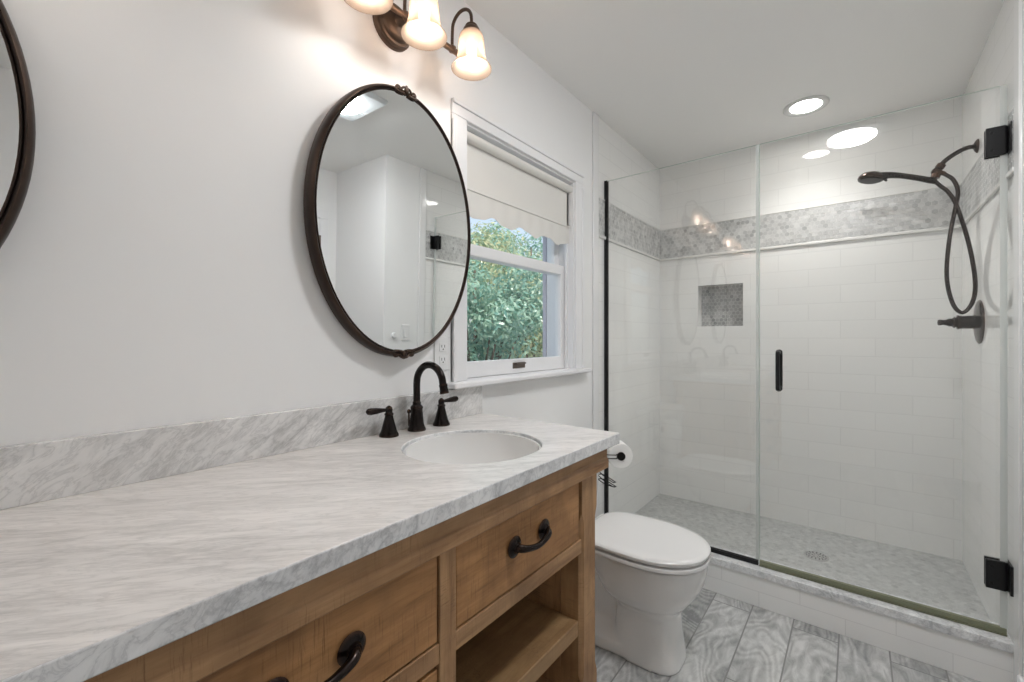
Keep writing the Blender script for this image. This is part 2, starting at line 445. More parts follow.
def hex_panel(name, o, u, v, lu, lv, mats, parent, size=0.0254, gap=0.0016, rise=0.0025, holes=()):
    """real hexagonal mosaic tiles laid on a grout bed; mats = (tile, grout)"""
    bm = B(); o = Vector(o); u = Vector(u); v = Vector(v); n = u.cross(v)
    lay = bm.loops.layers.float_color.new('tile_tone')
    rc = size / math.sqrt(3)
    dx, dy = size, rc * 1.5
    rnd = random.Random(hash((round(lu, 3), round(lv, 3))) & 0xffff)
    vs = [bm.verts.new(o + u * a + v * b) for a, b in ((0, 0), (lu, 0), (lu, lv), (0, lv))]
    bm.faces.new(vs).material_index = 1
    rr = rc - gap / math.sqrt(3)
    for j in range(int(lv / dy) + 2):
        for i in range(int(lu / dx) + 2):
            cx = i * dx + (dx / 2 if j % 2 else 0); cy = j * dy
            if any((cx - a) ** 2 + (cy - b) ** 2 < r * r for a, b, r in holes): continue
            pts = []
            for k in range(6):
                a = pi / 6 + k * pi / 3
                pts.append((min(max(cx + rr * cos(a), 0), lu), min(max(cy + rr * sin(a), 0), lv)))
            ar = abs(sum(pts[k][0] * pts[(k + 1) % 6][1] - pts[(k + 1) % 6][0] * pts[k][1] for k in range(6))) / 2
            if ar < 0.12 * size * size: continue
            clean = [p for k, p in enumerate(pts) if (abs(p[0] - pts[k - 1][0]) + abs(p[1] - pts[k - 1][1])) > 1e-6]
            if len(clean) < 3: continue
            try: f = bm.faces.new([bm.verts.new(o + u * a + v * b + n * rise) for a, b in clean])
            except ValueError: continue
            t = min(1, max(0, rnd.gauss(0.62, 0.26)))
            for l in f.loops: l[lay] = (t, t, t, 1)
    ob = obj(name, bm, mats, parent, smooth=0)
    return ob

# ================================================================== SETTING
RW, YB, YG, ZC = 1.524, 3.113, 2.244, 2.405       # right wall, shower back, glass plane, ceiling
# left wall with the window opening
WY0, WY1, WZ0, WZ1 = 1.13, 1.905, 1.03, 1.975
bm = extrude_poly(B(), [(0, -0.72, 0), (0, 2.15, 0), (0, 2.15, ZC), (0, -0.72, ZC)],
                  [[(0, WY0, WZ0), (0, WY1, WZ0), (0, WY1, WZ1), (0, WY0, WZ1)]], (-0.16, 0, 0))
wall_left = struct(obj('wall_left', bm, M['wall'], smooth=0))
# shower surround
bm = box(B(), (-0.16, 2.15, 0), (0.0, YB + 0.12, ZC))
wall_sl = struct(obj('wall_shower_left', bm, M['tile_y'], smooth=0))
NX0, NX1, NZ0, NZ1 = 0.262, 0.537, 1.272, 1.547
bm = extrude_poly(B(), [(0, YB, 0), (RW, YB, 0), (RW, YB, ZC), (0, YB, ZC)],
                  [[(NX0, YB, NZ0), (NX1, YB, NZ0), (NX1, YB, NZ1), (NX0, YB, NZ1)]], (0, 0.09, 0))
wall_back = struct(obj('wall_back', bm, M['tile_x'], smooth=0))
bm = box(B(), (NX0 - 0.05, YB + 0.09, NZ0 - 0.05), (NX1 + 0.05, YB + 0.12, NZ1 + 0.05))
obj('niche_back', bm, M['grout'], wall_back, smooth=0)
hex_panel('niche_mosaic', (NX0, YB + 0.089, NZ0), (1, 0, 0), (0, 0, 1), NX1 - NX0, NZ1 - NZ0, [M['hexn'], M['grout']], wall_back)
bm = box(B(), (RW, 2.15, 0), (RW + 0.12, YB + 0.12, ZC))
wall_sr = struct(obj('wall_shower_right', bm, M['tile_y'], smooth=0))
# mosaic bands and pencil liners
BZ0, BZ1 = 1.757, 1.962
hex_panel('mosaic_band', (0.0025, YB - 0.001, BZ0), (1, 0, 0), (0, 0, 1), RW - 0.005, BZ1 - BZ0, [M['hexm'], M['grout']], wall_back)
hex_panel('mosaic_band', (0.001, 2.155, BZ0), (0, 1, 0), (0, 0, 1), YB - 2.155, BZ1 - BZ0, [M['hexm'], M['grout']], wall_sl)
hex_panel('mosaic_band', (RW - 0.001, YB, BZ0), (0, -1, 0), (0, 0, 1), YB - 2.155, BZ1 - BZ0, [M['hexm'], M['grout']], wall_sr)
for z, hgt in ((BZ0 - 0.014, 0.016), (BZ1 - 0.002, 0.007)):
    d = 0.012 if hgt > 0.01 else 0.006
    obj('pencil_liner', box(B(), (0, YB - d, z), (RW, YB, z + hgt)), M['liner'], wall_back, bevel=0.003)
    obj('pencil_liner', box(B(), (0, 2.155, z), (d, YB - d, z + hgt)), M['liner'], wall_sl, bevel=0.003)
    obj('pencil_liner', box(B(), (RW - d, 2.155, z), (RW, YB - d, z + hgt)), M['liner'], wall_sr, bevel=0.003)
# bullnose strips that finish the tile on both side walls
struct(obj('trim_1', box(B(), (-0.001, 2.093, 0.0), (0.009, 2.156, ZC)), M['bullnose'], bevel=0.005))
struct(obj('trim_2', box(B(), (RW - 0.009, 2.093, 0.0), (RW + 0.001, 2.156, ZC)), M['bullnose'], bevel=0.005))
# painted walls of the rest of the room
struct(obj('wall_right', box(B(), (RW, 1.80, 0), (RW + 0.12, 2.15, ZC)), M['wall'], smooth=0))
struct(obj('wall_return', box(B(), (RW + 0.12, 1.80, 0), (2.27, 1.92, ZC)), M['wall'], smooth=0))
struct(obj('wall_far_right', extrude_poly(B(), [(2.15, -0.72, 0), (2.15, 1.80, 0), (2.15, 1.80, ZC), (2.15, -0.72, ZC)],
       [], (0.12, 0, 0)), M['wall'], smooth=0))
struct(obj('wall_front', box(B(), (-0.16, -0.84, 0), (2.27, -0.72, ZC)), M['wall'], smooth=0))  # unseen wall, moved in close behind the camera to bounce light forward
floor = struct(obj('floor', box(B(), (-0.16, -0.84, -0.10), (2.27, YB + 0.2, 0)), M['floor'], smooth=0))
floor.data.transform(Matrix.Translation(floor.location)); floor.location = (0, 0, 0)
struct(obj('ceiling', box(B(), (-0.16, -0.84, ZC), (2.27, YB + 0.2, ZC + 0.12)), M['ceiling'], smooth=0))
# shower pan, curb and cap
bm = box(B(), (0, 2.30, 0), (RW, YB, 0.072))
pan = struct(obj('shower_floor', bm, M['grout_f'], smooth=0))
hex_panel('mosaic_floor', (0, 2.30, 0.0725), (1, 0, 0), (0, 1, 0), RW, YB - 2.30, [M['hexf'], M['grout_f']], pan, gap=0.0022, holes=((0.946, 0.42, 0.06),))
curb = struct(obj('trim_3', box(B(), (0, 2.195, 0), (RW, 2.31, 0.134)), M['curb_tile'], smooth=0))
curb.data.transform(Matrix.Translation(curb.location)); curb.location = (0, 0, 0)
struct(obj('trim_4', box(B(), (0, 2.187, 0.134), (RW, 2.318, 0.165)), M['marble_e'], bevel=0.002))

# baseboards
struct(obj('baseboard_right', box(B(), (RW - 0.014, 1.786, 0), (RW, 2.093, 0.12)), M['trim'], bevel=0.004))
struct(obj('baseboard_left', box(B(), (0, 1.21, 0), (0.014, 2.093, 0.12)), M['trim'], bevel=0.004))
struct(obj('baseboard_return', box(B(), (RW - 0.014, 1.786, 0), (2.15, 1.80, 0.12)), M['trim'], bevel=0.004))

# ------------------------------------------------------------------ window
win = struct(bpy.data.objects.new('window_1', None)); COL.objects.link(win)
win.location = (0, (WY0 + WY1) / 2, WZ0); ORG[win] = Vector(win.location)
cw = 0.073
def casing_bar(y0, y1, z0, z1, horiz):
    # stepped casing: flat board with a raised outer bead
    bm = B(); box(bm, (-0.001, y0, z0), (0.011, y1, z1))
    if horiz: box(bm, (0.0, y0, z1 - 0.016), (0.017, y1, z1))
    elif y0 < 1.3: box(bm, (0.0, y0, z0), (0.017, y0 + 0.016, z1 - 0.016))
    else: box(bm, (0.0, y1 - 0.016, z0), (0.017, y1, z1 - 0.016))
    return obj('casing', bm, M['trim'], win, bevel=0.003)
casing_bar(WY0 - cw, WY0, WZ0 + 0.01, WZ1, False)
casing_bar(WY1, WY1 + cw, WZ0 + 0.01, WZ1, False)
casing_bar(WY0 - cw, WY1 + cw, WZ1, WZ1 + 0.053, True)
obj('sill', box(B(), (-0.05, WY0 - cw - 0.02, 1.018), (0.046, WY1 + cw + 0.035, 1.04)), M['trim'], win, bevel=0.006)
# jamb liners inside the opening
bm = B()
box(bm, (-0.16, WY1 - 0.008, WZ0), (-0.002, WY1 + 0.002, WZ1))
box(bm, (-0.16, WY0 - 0.002, WZ0), (-0.002, WY0 + 0.008, WZ1))
box(bm, (-0.16, WY0, WZ1 - 0.008), (-0.002, WY1, WZ1 + 0.002))
box(bm, (-0.045, WY1 - 0.022, WZ0), (-0.03, WY1, WZ1 - 0.01)); box(bm, (-0.045, WY0, WZ0), (-0.03, WY0 + 0.022, WZ1 - 0.01))
obj('jamb', bm, M['trim'], win, bevel=0.0015)
obj('exterior_sill', box(B(), (-0.24, WY0 - 0.06, 0.985), (-0.10, WY1 + 0.06, 1.03)), M['exterior'], win, bevel=0.004)
bm = B(); box(bm, (-0.185, WY1 - 0.012, 1.0), (-0.161, WY1 + 0.08, 2.05)); box(bm, (-0.185, WY0 - 0.08, 1.0), (-0.161, WY0, 2.05)); box(bm, (-0.185, WY0, 1.965), (-0.161, WY1 - 0.012, 2.05))
obj('exterior_casing', bm, M['exterior'], win, bevel=0.004)
def sash(name, x, z0, z1, st, rb, rt):
    y0, y1 = WY0 + 0.008, WY1 - 0.008
    bm = extrude_poly(B(), [(x, y0, z0), (x, y1, z0), (x, y1, z1), (x, y0, z1)],
                      [[(x, y0 + st, z0 + rb), (x, y1 - st, z0 + rb), (x, y1 - st, z1 - rt), (x, y0 + st, z1 - rt)]], (-0.034, 0, 0))
    s = obj(name, bm, M['trim'], win, bevel=0.003)
    p = obj('pane', box(B(), (x - 0.019, y0 + st - 0.004, z0 + rb - 0.004), (x - 0.015, y1 - st + 0.004, z1 - rt + 0.004)), M['pane'], s, smooth=0)
    return s
low = sash('lower_sash', -0.048, 1.04, 1.555, 0.042, 0.062, 0.045)
up = sash('upper_sash', -0.086, 1.515, 1.967, 0.042, 0.04, 0.05)
bm = B(); box(bm, (-0.049, 1.467, 1.062), (-0.044, 1.553, 1.088)); box(bm, (-0.045, 1.475, 1.080), (-0.032, 1.545, 1.087))
obj('sash_lift', bm, M['brass'], low, bevel=0.002)

# door seen in the mirror, on the far right wall
door = struct(bpy.data.objects.new('door_1', None)); COL.objects.link(door); door.location = (2.15, 1.27, 0); ORG[door] = Vector(door.location)
bm = B()
box(bm, (2.132, 1.66, 0), (2.151, 1.725, 2.03)); box(bm, (2.132, 0.815, 0), (2.151, 0.88, 2.03)); box(bm, (2.132, 0.815, 2.03), (2.151, 1.725, 2.095))
obj('door_casing', bm, M['trim'], door, bevel=0.003)
bm = B(); box(bm, (2.138, 0.88, 0.01), (2.151, 1.66, 2.028))
for z0, z1 in ((0.20, 0.92), (1.08, 1.90)):
    for y0, y1 in ((0.98, 1.22), (1.32, 1.56)):
        box(bm, (2.134, y0, z0), (2.139, y1, z1))
slab = obj('door_leaf', bm, M['trim'], door, bevel=0.003)
for z in (1.80, 1.0, 0.2):
    bm = B(); lathe(bm, [(0.007, 0), (0.007, 0.1)], (2.130, 1.66, z), segs=10); box(bm, (2.1305, 1.643, z), (2.139, 1.66, z + 0.1))
    obj('door_hinge', bm, M['brass'], door)
bm = B(); lathe(bm, [(0.028, 0), (0.026, 0.008), (0.011, 0.012), (0.010, 0.03), (0.017, 0.036), (0.028, 0.05), (0.02, 0.062), (0.002, 0.066)], (2.137, 0.95, 0.98), (-1, 0, 0), 20)
obj('door_knob', bm, M['brass'], slab)

# ================================================================== VANITY
VC = 0.298                                       # centre line of the vanity along the wall
van = thing('vanity_cabinet', (0.27, VC, 0), 'weathered brown wood bathroom vanity under the marble counter, with drawers and an open shelf', 'vanity')
def mir(y): return 2 * VC - y
XF = 0.530
# apron frame under the counter
prof = [(0.512, 0.882), (0.541, 0.882), (0.541, 0.848), (0.546, 0.843), (0.546, 0.818), (0.512, 0.818)]
bm = prism(B(), [(x, mir(1.165), z) for x, z in prof], (0, 2 * (1.165 - VC), 0))
obj('apron', bm, M['wood_h'], van, bevel=0.003)
for y0, y1 in ((1.12, 1.165), (mir(1.165), mir(1.12))):
    obj('side_apron', box(B(), (0.03, y0 + 0.006 if y0 > 0 else y0, 0.818), (0.512, y1 if y0 > 0 else y1 - 0.006, 0.882)), M['wood_v'], van, bevel=0.003)
# corner posts with stopped chamfers
def post(x0, x1, y0, y1, ztop=0.818, zc=(0.27, 0.705), c=0.011):
    rings = []
    for z, k in ((0, 0), (zc[0] - 0.015, 0), (zc[0] + 0.012, 1), (zc[1] - 0.012, 1), (zc[1] + 0.015, 0), (ztop, 0)):
        e = 0.0008 + (c - 0.0008) * k
        rings.append([Vector(p + (z,)) for p in ((x0 + e, y0), (x1 - e, y0), (x1, y0 + e), (x1, y1 - e), (x1 - e, y1), (x0 + e, y1), (x0, y1 - e), (x0, y0 + e))])
    return loft(B(), rings)
for y0, y1 in ((1.035, 1.12), (mir(1.12), mir(1.035))):
    obj('post', post(0.452, XF, y0, y1), M['wood_v'], van, smooth=20)
    obj('post', post(0.03, 0.10, y0, y1), M['wood_v'], van, smooth=20)
# panels
for y0 in (1.036, mir(1.095)):
    obj('side_panel', box(B(), (0.09, y0, 0.11), (0.46, y0 + 0.059, 0.818)), M['wood_v'], van)
obj('back_panel', box(B(), (0.03, mir(1.035), 0.10), (0.048, 1.035, 0.80)), M['wood_v'], van)
# stiles, rails
for y in (0.526, mir(0.566)):
    obj('stile', box(B(), (0.49, y, 0.12), (XF, y + 0.04, 0.818)), M['wood_v'], van, bevel=0.0015)
    obj('divider_panel', box(B(), (0.048, y + 0.01, 0.12), (0.49, y + 0.03, 0.81)), M['wood_v'], van)
for y0, y1 in ((0.566, 1.035), (mir(1.035), mir(0.566)), (mir(0.526), 0.526)):
    obj('rail', box(B(), (0.488, y0, 0.616), (XF - 0.001, y1, 0.652)), M['wood_h'], van, bevel=0.0015)
    obj('bottom_rail', box(B(), (0.488, y0, 0.11), (XF - 0.001, y1, 0.16)), M['wood_h'], van, bevel=0.0015)
obj('bottom_shelf', box(B(), (0.048, mir(1.035), 0.11), (0.488, 1.035, 0.14)), M['wood_x'], van, bevel=0.002)
for y0, y1 in ((0.567, 1.034), (mir(1.034), mir(0.567))):
    obj('shelf', box(B(), (0.049, y0, 0.388), (0.520, y1, 0.430)), M['wood_x'], van, bevel=0.003)
    obj('dust_panel', box(B(), (0.048, y0, 0.615), (0.488, y1, 0.63)), M['wood_x'], van)

def pull(parent, yc, z, half=0.056):
    """iron cup-footed bow pull, feet at either end"""
    bm = B(); x0 = XF - 0.004
    for s in (-1, 1):
        lathe(bm, [(0.017, 0), (0.0235, 0.005), (0.019, 0.008), (0.012, 0.011), (0.010, 0.016)], (x0, yc + s * half, z), (1, 0, 0), 24)
    pts = [(x0 + 0.008, yc - half, z), (x0 + 0.019, yc - half * 0.93, z - 0.001), (x0 + 0.026, yc - half * 0.7, z - 0.004), (x0 + 0.029, yc - half * 0.3, z - 0.008), (x0 + 0.030, yc, z - 0.009),
           (x0 + 0.029, yc + half * 0.3, z - 0.008), (x0 + 0.026, yc + half * 0.7, z - 0.004), (x0 + 0.019, yc + half * 0.93, z - 0.001), (x0 + 0.008, yc + half, z)]
    tube(bm, pts, [0.010, 0.009, 0.0074, 0.0066, 0.0064, 0.0066, 0.0074, 0.009, 0.010], 14, 5)
    return obj('drawer_pull', bm, M['bronze'], parent)
def drawer(y0, y1, z0, z1, zh):
    g = 0.003
    bm = B(); box(bm, (0.505, y0 + g, z0 + g), (XF - 0.003, y1 - g, z1 - g))
    box(bm, (0.09, y0 + 0.02, z0 + 0.015), (0.505, y1 - 0.02, min(z1 - 0.03, 0.735)))
    d = obj('drawer', bm, M['wood_d'], van, bevel=0.002)
    pull(d, (y0 + y1) / 2, zh)
drawer(0.566, 1.027, 0.652, 0.818, 0.743)
drawer(mir(0.526), 0.526, 0.652, 0.818, 0.740)
drawer(mir(1.027), mir(0.566), 0.652, 0.818, 0.743)
drawer(mir(0.526), 0.526, 0.385, 0.610, 0.50)
drawer(mir(0.526), 0.526, 0.16, 0.385, 0.27)

# countertop with two undermount sinks
CX1, CY0, CY1, CZ0, CZ1 = 0.561, mir(1.206), 1.206, 0.882, 0.914
SX, SY, SA, SB = 0.316, 0.838, 0.178, 0.186
def ell(cx, cy, a, b, z, n=64): return [(cx + a * cos(2 * pi * k / n), cy + b * sin(2 * pi * k / n), z) for k in range(n)]
bm = extrude_poly(B(), [(0.0, CY0, CZ0), (CX1, CY0, CZ0), (CX1, CY1, CZ0), (0.0, CY1, CZ0)],
                  [ell(SX, SY, SA, SB, CZ0), ell(SX, mir(SY), SA, SB, CZ0)], (0, 0, CZ1 - CZ0))
for f in bm.faces:
    f.normal_update()
    if abs(f.normal.z) < 0.5: f.material_index = 1
top = tag(obj('marble_countertop', bm, [M['marble'], M['marble_e']], bevel=0.0025), 'white marble countertop with soft grey veins on the wooden vanity', 'countertop')
bs = tag(obj('marble_backsplash', box(B(), (0.0005, CY0, CZ1), (0.02, 1.20, 1.0147)), M['marble_b'], bevel=0.0015), 'low grey-veined marble backsplash strip along the wall behind the counter', 'backsplash')
SN = 'undermount sinks in the marble counter'
sink = thing('undermount_sink', (SX, SY, 0.74), 'oval white sink set in the counter under the oval mirror by the window', 'sink', SN)
rings = []
ZR = CZ1 - 0.010
for k in range(15):                                # inner bowl then outer shell
    t = k / 14 * pi / 2
    rings.append(ell(SX, SY, (SA - 0.007) * cos(t) ** 0.55 if k < 14 else 0.022, (SB - 0.007) * cos(t) ** 0.55 if k < 14 else 0.022, ZR - 0.150 * sin(t) ** 1.1))
outer = [ell(SX, SY, SA - 0.003, SB - 0.003, ZR + 0.001), ell(SX, SY, SA - 0.001, SB - 0.001, ZR - 0.002), ell(SX, SY, SA - 0.001, SB - 0.001, CZ0 - 0.001), ell(SX, SY, SA + 0.02, SB + 0.02, CZ0 - 0.001), ell(SX, SY, SA + 0.02, SB + 0.02, CZ0 - 0.012)]
for k in range(1, 15):
    t = k / 14 * pi / 2
    outer.append(ell(SX, SY, (SA + 0.008) * max(cos(t), 0.0) ** 0.55 if k < 14 else 0.02, (SB + 0.008) * max(cos(t), 0) ** 0.55 if k < 14 else 0.02, CZ0 - 0.012 - 0.126 * sin(t) ** 1.1))
bm = B(); loft(bm, list(reversed(rings)) + outer, True, True)
obj('basin', bm, M['porcelain'], sink, smooth=60)
bm = B(); lathe(bm, [(0.017, 0), (0.017, 0.003), (0.018, 0.004), (0.015, 0.0025), (0.001, 0.004)], (SX, SY, ZR - 0.1505), segs=24)
obj('drain', bm, M['bronze'], sink)
tree_copy(sink, (0, mir(SY) - SY, 0), 'oval white sink set in the counter under the mirror farthest from the window')

# ------------------------------------------------------------------ widespread faucet
FY, FX = 0.857, 0.063
fa = thing('bathroom_faucet', (FX, FY, CZ1), 'dark bronze gooseneck faucet with two lever handles beside the backsplash, next to the window', 'faucet', 'gooseneck faucets behind the sinks')
bm = B()
lathe(bm, [(0.0275, 0), (0.0275, 0.004), (0.026, 0.008), (0.0235, 0.012), (0.0215, 0.02), (0.019, 0.045), (0.0175, 0.064), (0.019, 0.067), (0.019, 0.071), (0.016, 0.075), (0.0125, 0.078), (0.0125, 0.086), (0.0108, 0.088)], (FX, FY, CZ1), segs=32)
pts = [(FX, FY, CZ1 + 0.08), (FX, FY, CZ1 + 0.11), (FX, FY, CZ1 + 0.14)]
for k in range(1, 10):
    t = pi - k * (pi * 0.98) / 9
    pts.append((FX + 0.058 + 0.058 * cos(t), FY, CZ1 + 0.142 + 0.058 * sin(t)))
pts.append((pts[-1][0] + 0.003, FY, pts[-1][2] - 0.010))
tube(bm, pts, 0.0105, 18, 4)
e = Vector(pts[-1])
lathe(bm, [(0.0108, -0.012), (0.0125, -0.010), (0.0125, -0.006), (0.0115, -0.003), (0.0122, 0.004), (0.0132, 0.012), (0.0132, 0.016), (0.0095, 0.0165), (0.009, 0.012)], e, (0.22, 0, -1), 24)
spout = obj('spout', bm, M['bronze'], fa)
bm = B(); tube(bm, [(FX - 0.022, FY - 0.012, CZ1 + 0.012), (FX - 0.022, FY - 0.012, CZ1 + 0.05)], 0.0028, 10, 1); ball(bm, (FX - 0.022, FY - 0.012, CZ1 + 0.056), 0.0062, (1, 1, 1.2), 14)
obj('lift_rod', bm, M['bronze'], spout)
for s in (-1, 1):
    y = FY + s * 0.100
    bm = B()
    lathe(bm, [(0.0275, 0), (0.0275, 0.004), (0.026, 0.008), (0.0235, 0.012), (0.0205, 0.021), (0.0155, 0.041), (0.012, 0.054), (0.0115, 0.059), (0.013, 0.061), (0.013, 0.064), (0.0095, 0.068), (0.0105, 0.075), (0.0095, 0.081), (0.004, 0.086), (0.001, 0.087)], (FX, y, CZ1), segs=28)
    hb = obj('handle', bm, M['bronze'], fa)
    bm = B(); zb = CZ1 + 0.0755
    tube(bm, [(FX, y, zb), (FX, y + s * 0.012, zb), (FX, y + s * 0.022, zb + 0.0005), (FX, y + s * 0.040, zb + 0.001), (FX, y + s * 0.058, zb + 0.0015), (FX, y + s * 0.068, zb + 0.002), (FX, y + s * 0.0735, zb + 0.002)],
         [0.0075, 0.0050, 0.0058, 0.0085, 0.0098, 0.0085, 0.003], 14, 4)
    obj('lever', bm, M['bronze'], hb)
tree_copy(fa, (0, mir(FY) - FY, 0), 'dark bronze gooseneck faucet at the sink farthest from the window')

# ------------------------------------------------------------------ oval mirrors
MY, MZ, MA, MB_ = 0.824, 1.537, 0.29, 0.40
mi = thing('oval_mirror', (0.0, MY, MZ - MB_), 'oval bronze-framed mirror on the wall between faucet and lamp, next to the window', 'mirror', 'oval mirrors over the vanity')
def oval_ring(offs, n=96):
    rings = []
    for k in range(n + 1):
        t = 2 * pi * k / n
        nr = Vector((0, cos(t) / MA, sin(t) / MB_)).normalized()
        p = Vector((0, MY + MA * cos(t), MZ + MB_ * sin(t)))
        rings.append([p - nr * a + Vector((x, 0, 0)) for a, x in offs])
    return rings
offs = [(0.0, 0.012), (-0.0, 0.024), (0.001, 0.034), (0.005, 0.042), (0.010, 0.046), (0.0125, 0.044), (0.0145, 0.040), (0.0165, 0.042), (0.019, 0.0415), (0.0205, 0.039), (0.0205, 0.012)]
bm = B(); rg = oval_ring(offs)
R = [[bm.verts.new(p) for p in r] for r in rg[:-1]]
n = len(R); q = len(offs)
for i in range(n):
    for j in range(q):
        bm.faces.new((R[i][j], R[(i + 1) % n][j], R[(i + 1) % n][(j + 1) % q], R[i][(j + 1) % q]))
fr = obj('frame', bm, M['frame'], mi, smooth=50)
bm = B()
def ov(a, x): return [(x, MY + (MA - a) * cos(2 * pi * k / 96), MZ + (MB_ - a) * sin(2 * pi * k / 96)) for k in range(96)]
loft(bm, [ov(0.016, 0.016), ov(0.016, 0.0405)], True, True)
obj('mirror_glass', bm, M['mirror'], mi, smooth=0)
def ornament(sgn):
    bm = B(); zc = MZ + sgn * (MB_ - 0.007)
    for s in (-1, 1):
        pts = []
        for k in range(9):
            t = k / 8 * pi * 1.5
            r = 0.010 - 0.0065 * k / 8
            pts.append((0.043, MY + s * (0.030 - r * cos(t)), zc + sgn * (-0.002 + r * sin(t) * 0.8)))
        tube(bm, [(0.043, MY, zc + sgn * 0.010), (0.046, MY + s * 0.012, zc + sgn * 0.006)] + pts, [0.0036] * 6 + [0.003] * 5, 8, 3)
        ball(bm, (0.044, MY + s * 0.030, zc - sgn * 0.002), 0.0048, (0.8, 1, 1), 10)
        tube(bm, [(0.044, MY + s * 0.008, zc - sgn * 0.010), (0.045, MY + s * 0.028, zc - sgn * 0.012), (0.042, MY + s * 0.048, zc - sgn * 0.006)], [0.0045, 0.004, 0.002], 8, 4)
    ball(bm, (0.045, MY, zc), 0.0095, (0.7, 0.8, 1.2), 14)
    if sgn > 0: ball(bm, (0.045, MY, zc + 0.012), 0.0045, (0.8, 1, 1), 10)
    return obj('ornament', bm, M['frame'], fr)
ornament(1); ornament(-1)
mi2 = tree_copy(mi, (0, -1.036, 0), 'oval bronze-framed mirror at the left edge of the photo')
for o_ in (mi, mi2): o_.rotation_euler = (0, radians(0.8), 0)

# ------------------------------------------------------------------ vanity light fixtures
LY = 0.812
li = thing('vanity_light', (0, LY, 2.05), 'three-lamp bronze wall light with frosted bell shades above the mirror nearest the window', 'wall light', 'bronze vanity lights above the mirrors')
bm = B()
def oval_plate(a, b, x): return [(x, LY + a * cos(2 * pi * k / 48), 2.137 + b * sin(2 * pi * k / 48)) for k in range(48)]
loft(bm, [oval_plate(0.067, 0.067, 0.0), oval_plate(0.067, 0.067, 0.008), oval_plate(0.064, 0.064, 0.014), oval_plate(0.062, 0.062, 0.015), oval_plate(0.060, 0.060, 0.022), oval_plate(0.054, 0.054, 0.024),
          oval_plate(0.051, 0.051, 0.031), oval_plate(0.040, 0.040, 0.037), oval_plate(0.028, 0.028, 0.040)])
lathe(bm, [(0.020, 0.036), (0.018, 0.042), (0.014, 0.046), (0.014, 0.066)], (0, LY, 2.138), (1, 0, 0), 24)
bp = obj('backplate', bm, M['fixture'], li, smooth=45)
bm = B(); tube(bm, [(0.066, LY - 0.215, 2.141), (0.066, LY + 0.215, 2.141)], 0.0095, 18, 1)
for s in (-1, 1): ball(bm, (0.066, LY + s * 0.215, 2.141), 0.0105, (1, 0.6, 1), 14)
obj('crossbar', bm, M['fixture'], li)
SZ = 2.158
for yy in (LY - 0.186, LY - 0.002, LY + 0.190):
    bm = B()
    pts = [(0.066, yy, 2.142), (0.066, yy, 2.175), (0.067, yy, 2.200)]
    for k in range(1, 8):
        t = pi - k * pi / 8
        pts.append((0.1095 + 0.0435 * cos(t), yy, 2.203 + 0.046 * sin(t)))
    pts += [(0.153, yy, 2.203), (0.153, yy, 2.180)]
    tube(bm, pts, 0.0052, 12, 3)
    lathe(bm, [(0.011, 0), (0.0125, 0.006), (0.0125, 0.014), (0.008, 0.018)], (0.066, yy, 2.135), segs=16)
    arm = obj('arm', bm, M['fixture'], li)
    bm = B(); lathe(bm, [(0.007, 0.030), (0.009, 0.026), (0.018, 0.024), (0.0205, 0.020), (0.0205, 0.016), (0.025, 0.012), (0.028, 0.004), (0.029, -0.004), (0.0285, -0.008), (0.017, -0.004), (0.010, 0.004)], (0.153, yy, SZ), segs=28)
    obj('shade_holder', bm, M['fixture'], arm)
    bm = B()
    pr = [(0.028, 0.0), (0.0355, -0.007), (0.0395, -0.022), (0.0415, -0.045), (0.0435, -0.068), (0.048, -0.088), (0.0555, -0.103), (0.0640, -0.113)]
    inn = [(r - 0.003, h + 0.0005) for r, h in reversed(pr)]
    lathe(bm, pr + [(0.0635, -0.1145)] + inn, (0.153, yy, SZ), segs=40, cap0=False, cap1=False)
    obj('lamp_shade', bm, M['shade'], arm, smooth=60)
    bm = B(); lathe(bm, [(0.006, 0.004), (0.0125, -0.006), (0.0125, -0.028)], (0.153, yy, SZ - 0.006), segs=16)
    obj('socket', bm, M['white_plastic'], arm)
    bm = B(); lathe(bm, [(0.009, -0.026), (0.0135, -0.034), (0.0145, -0.045), (0.0145, -0.078), (0.0125, -0.088), (0.007, -0.095), (0.0005, -0.098)], (0.153, yy, SZ - 0.002), segs=12)
    obj('bulb', bm, M['bulb'], arm)
tree_copy(li, (0, -1.03, 0), 'three-lamp bronze wall light with frosted bell shades above the mirror farthest from the window')

# ------------------------------------------------------------------ outlet beside the window
ou = thing('wall_outlet', (0.0, 1.015, 1.14), 'white two-socket wall outlet between the oval mirror and the window casing', 'outlet')
obj('cover_plate', box(B(), (0, 0.980, 1.083), (0.006, 1.050, 1.197)), M['white_plastic'], ou, bevel=0.002)
for z in (1.118, 1.162):
    bm = box(B(), (0.005, 0.999, z - 0.014), (0.0085, 1.031, z + 0.014)); rc = obj('receptacle', bm, M['white_plastic'], ou, bevel=0.0012)
    bm = B()
    for dy in (-0.0065, 0.0065): box(bm, (0.0083, 1.015 + dy - 0.0012, z - 0.001), (0.0089, 1.015 + dy + 0.0012, z + 0.008))
    lathe(bm, [(0.0026, 0), (0.0026, 0.0006)], (0.0083, 1.015, z - 0.007), (1, 0, 0), 10)
    obj('slots', bm, M['slot'], rc)

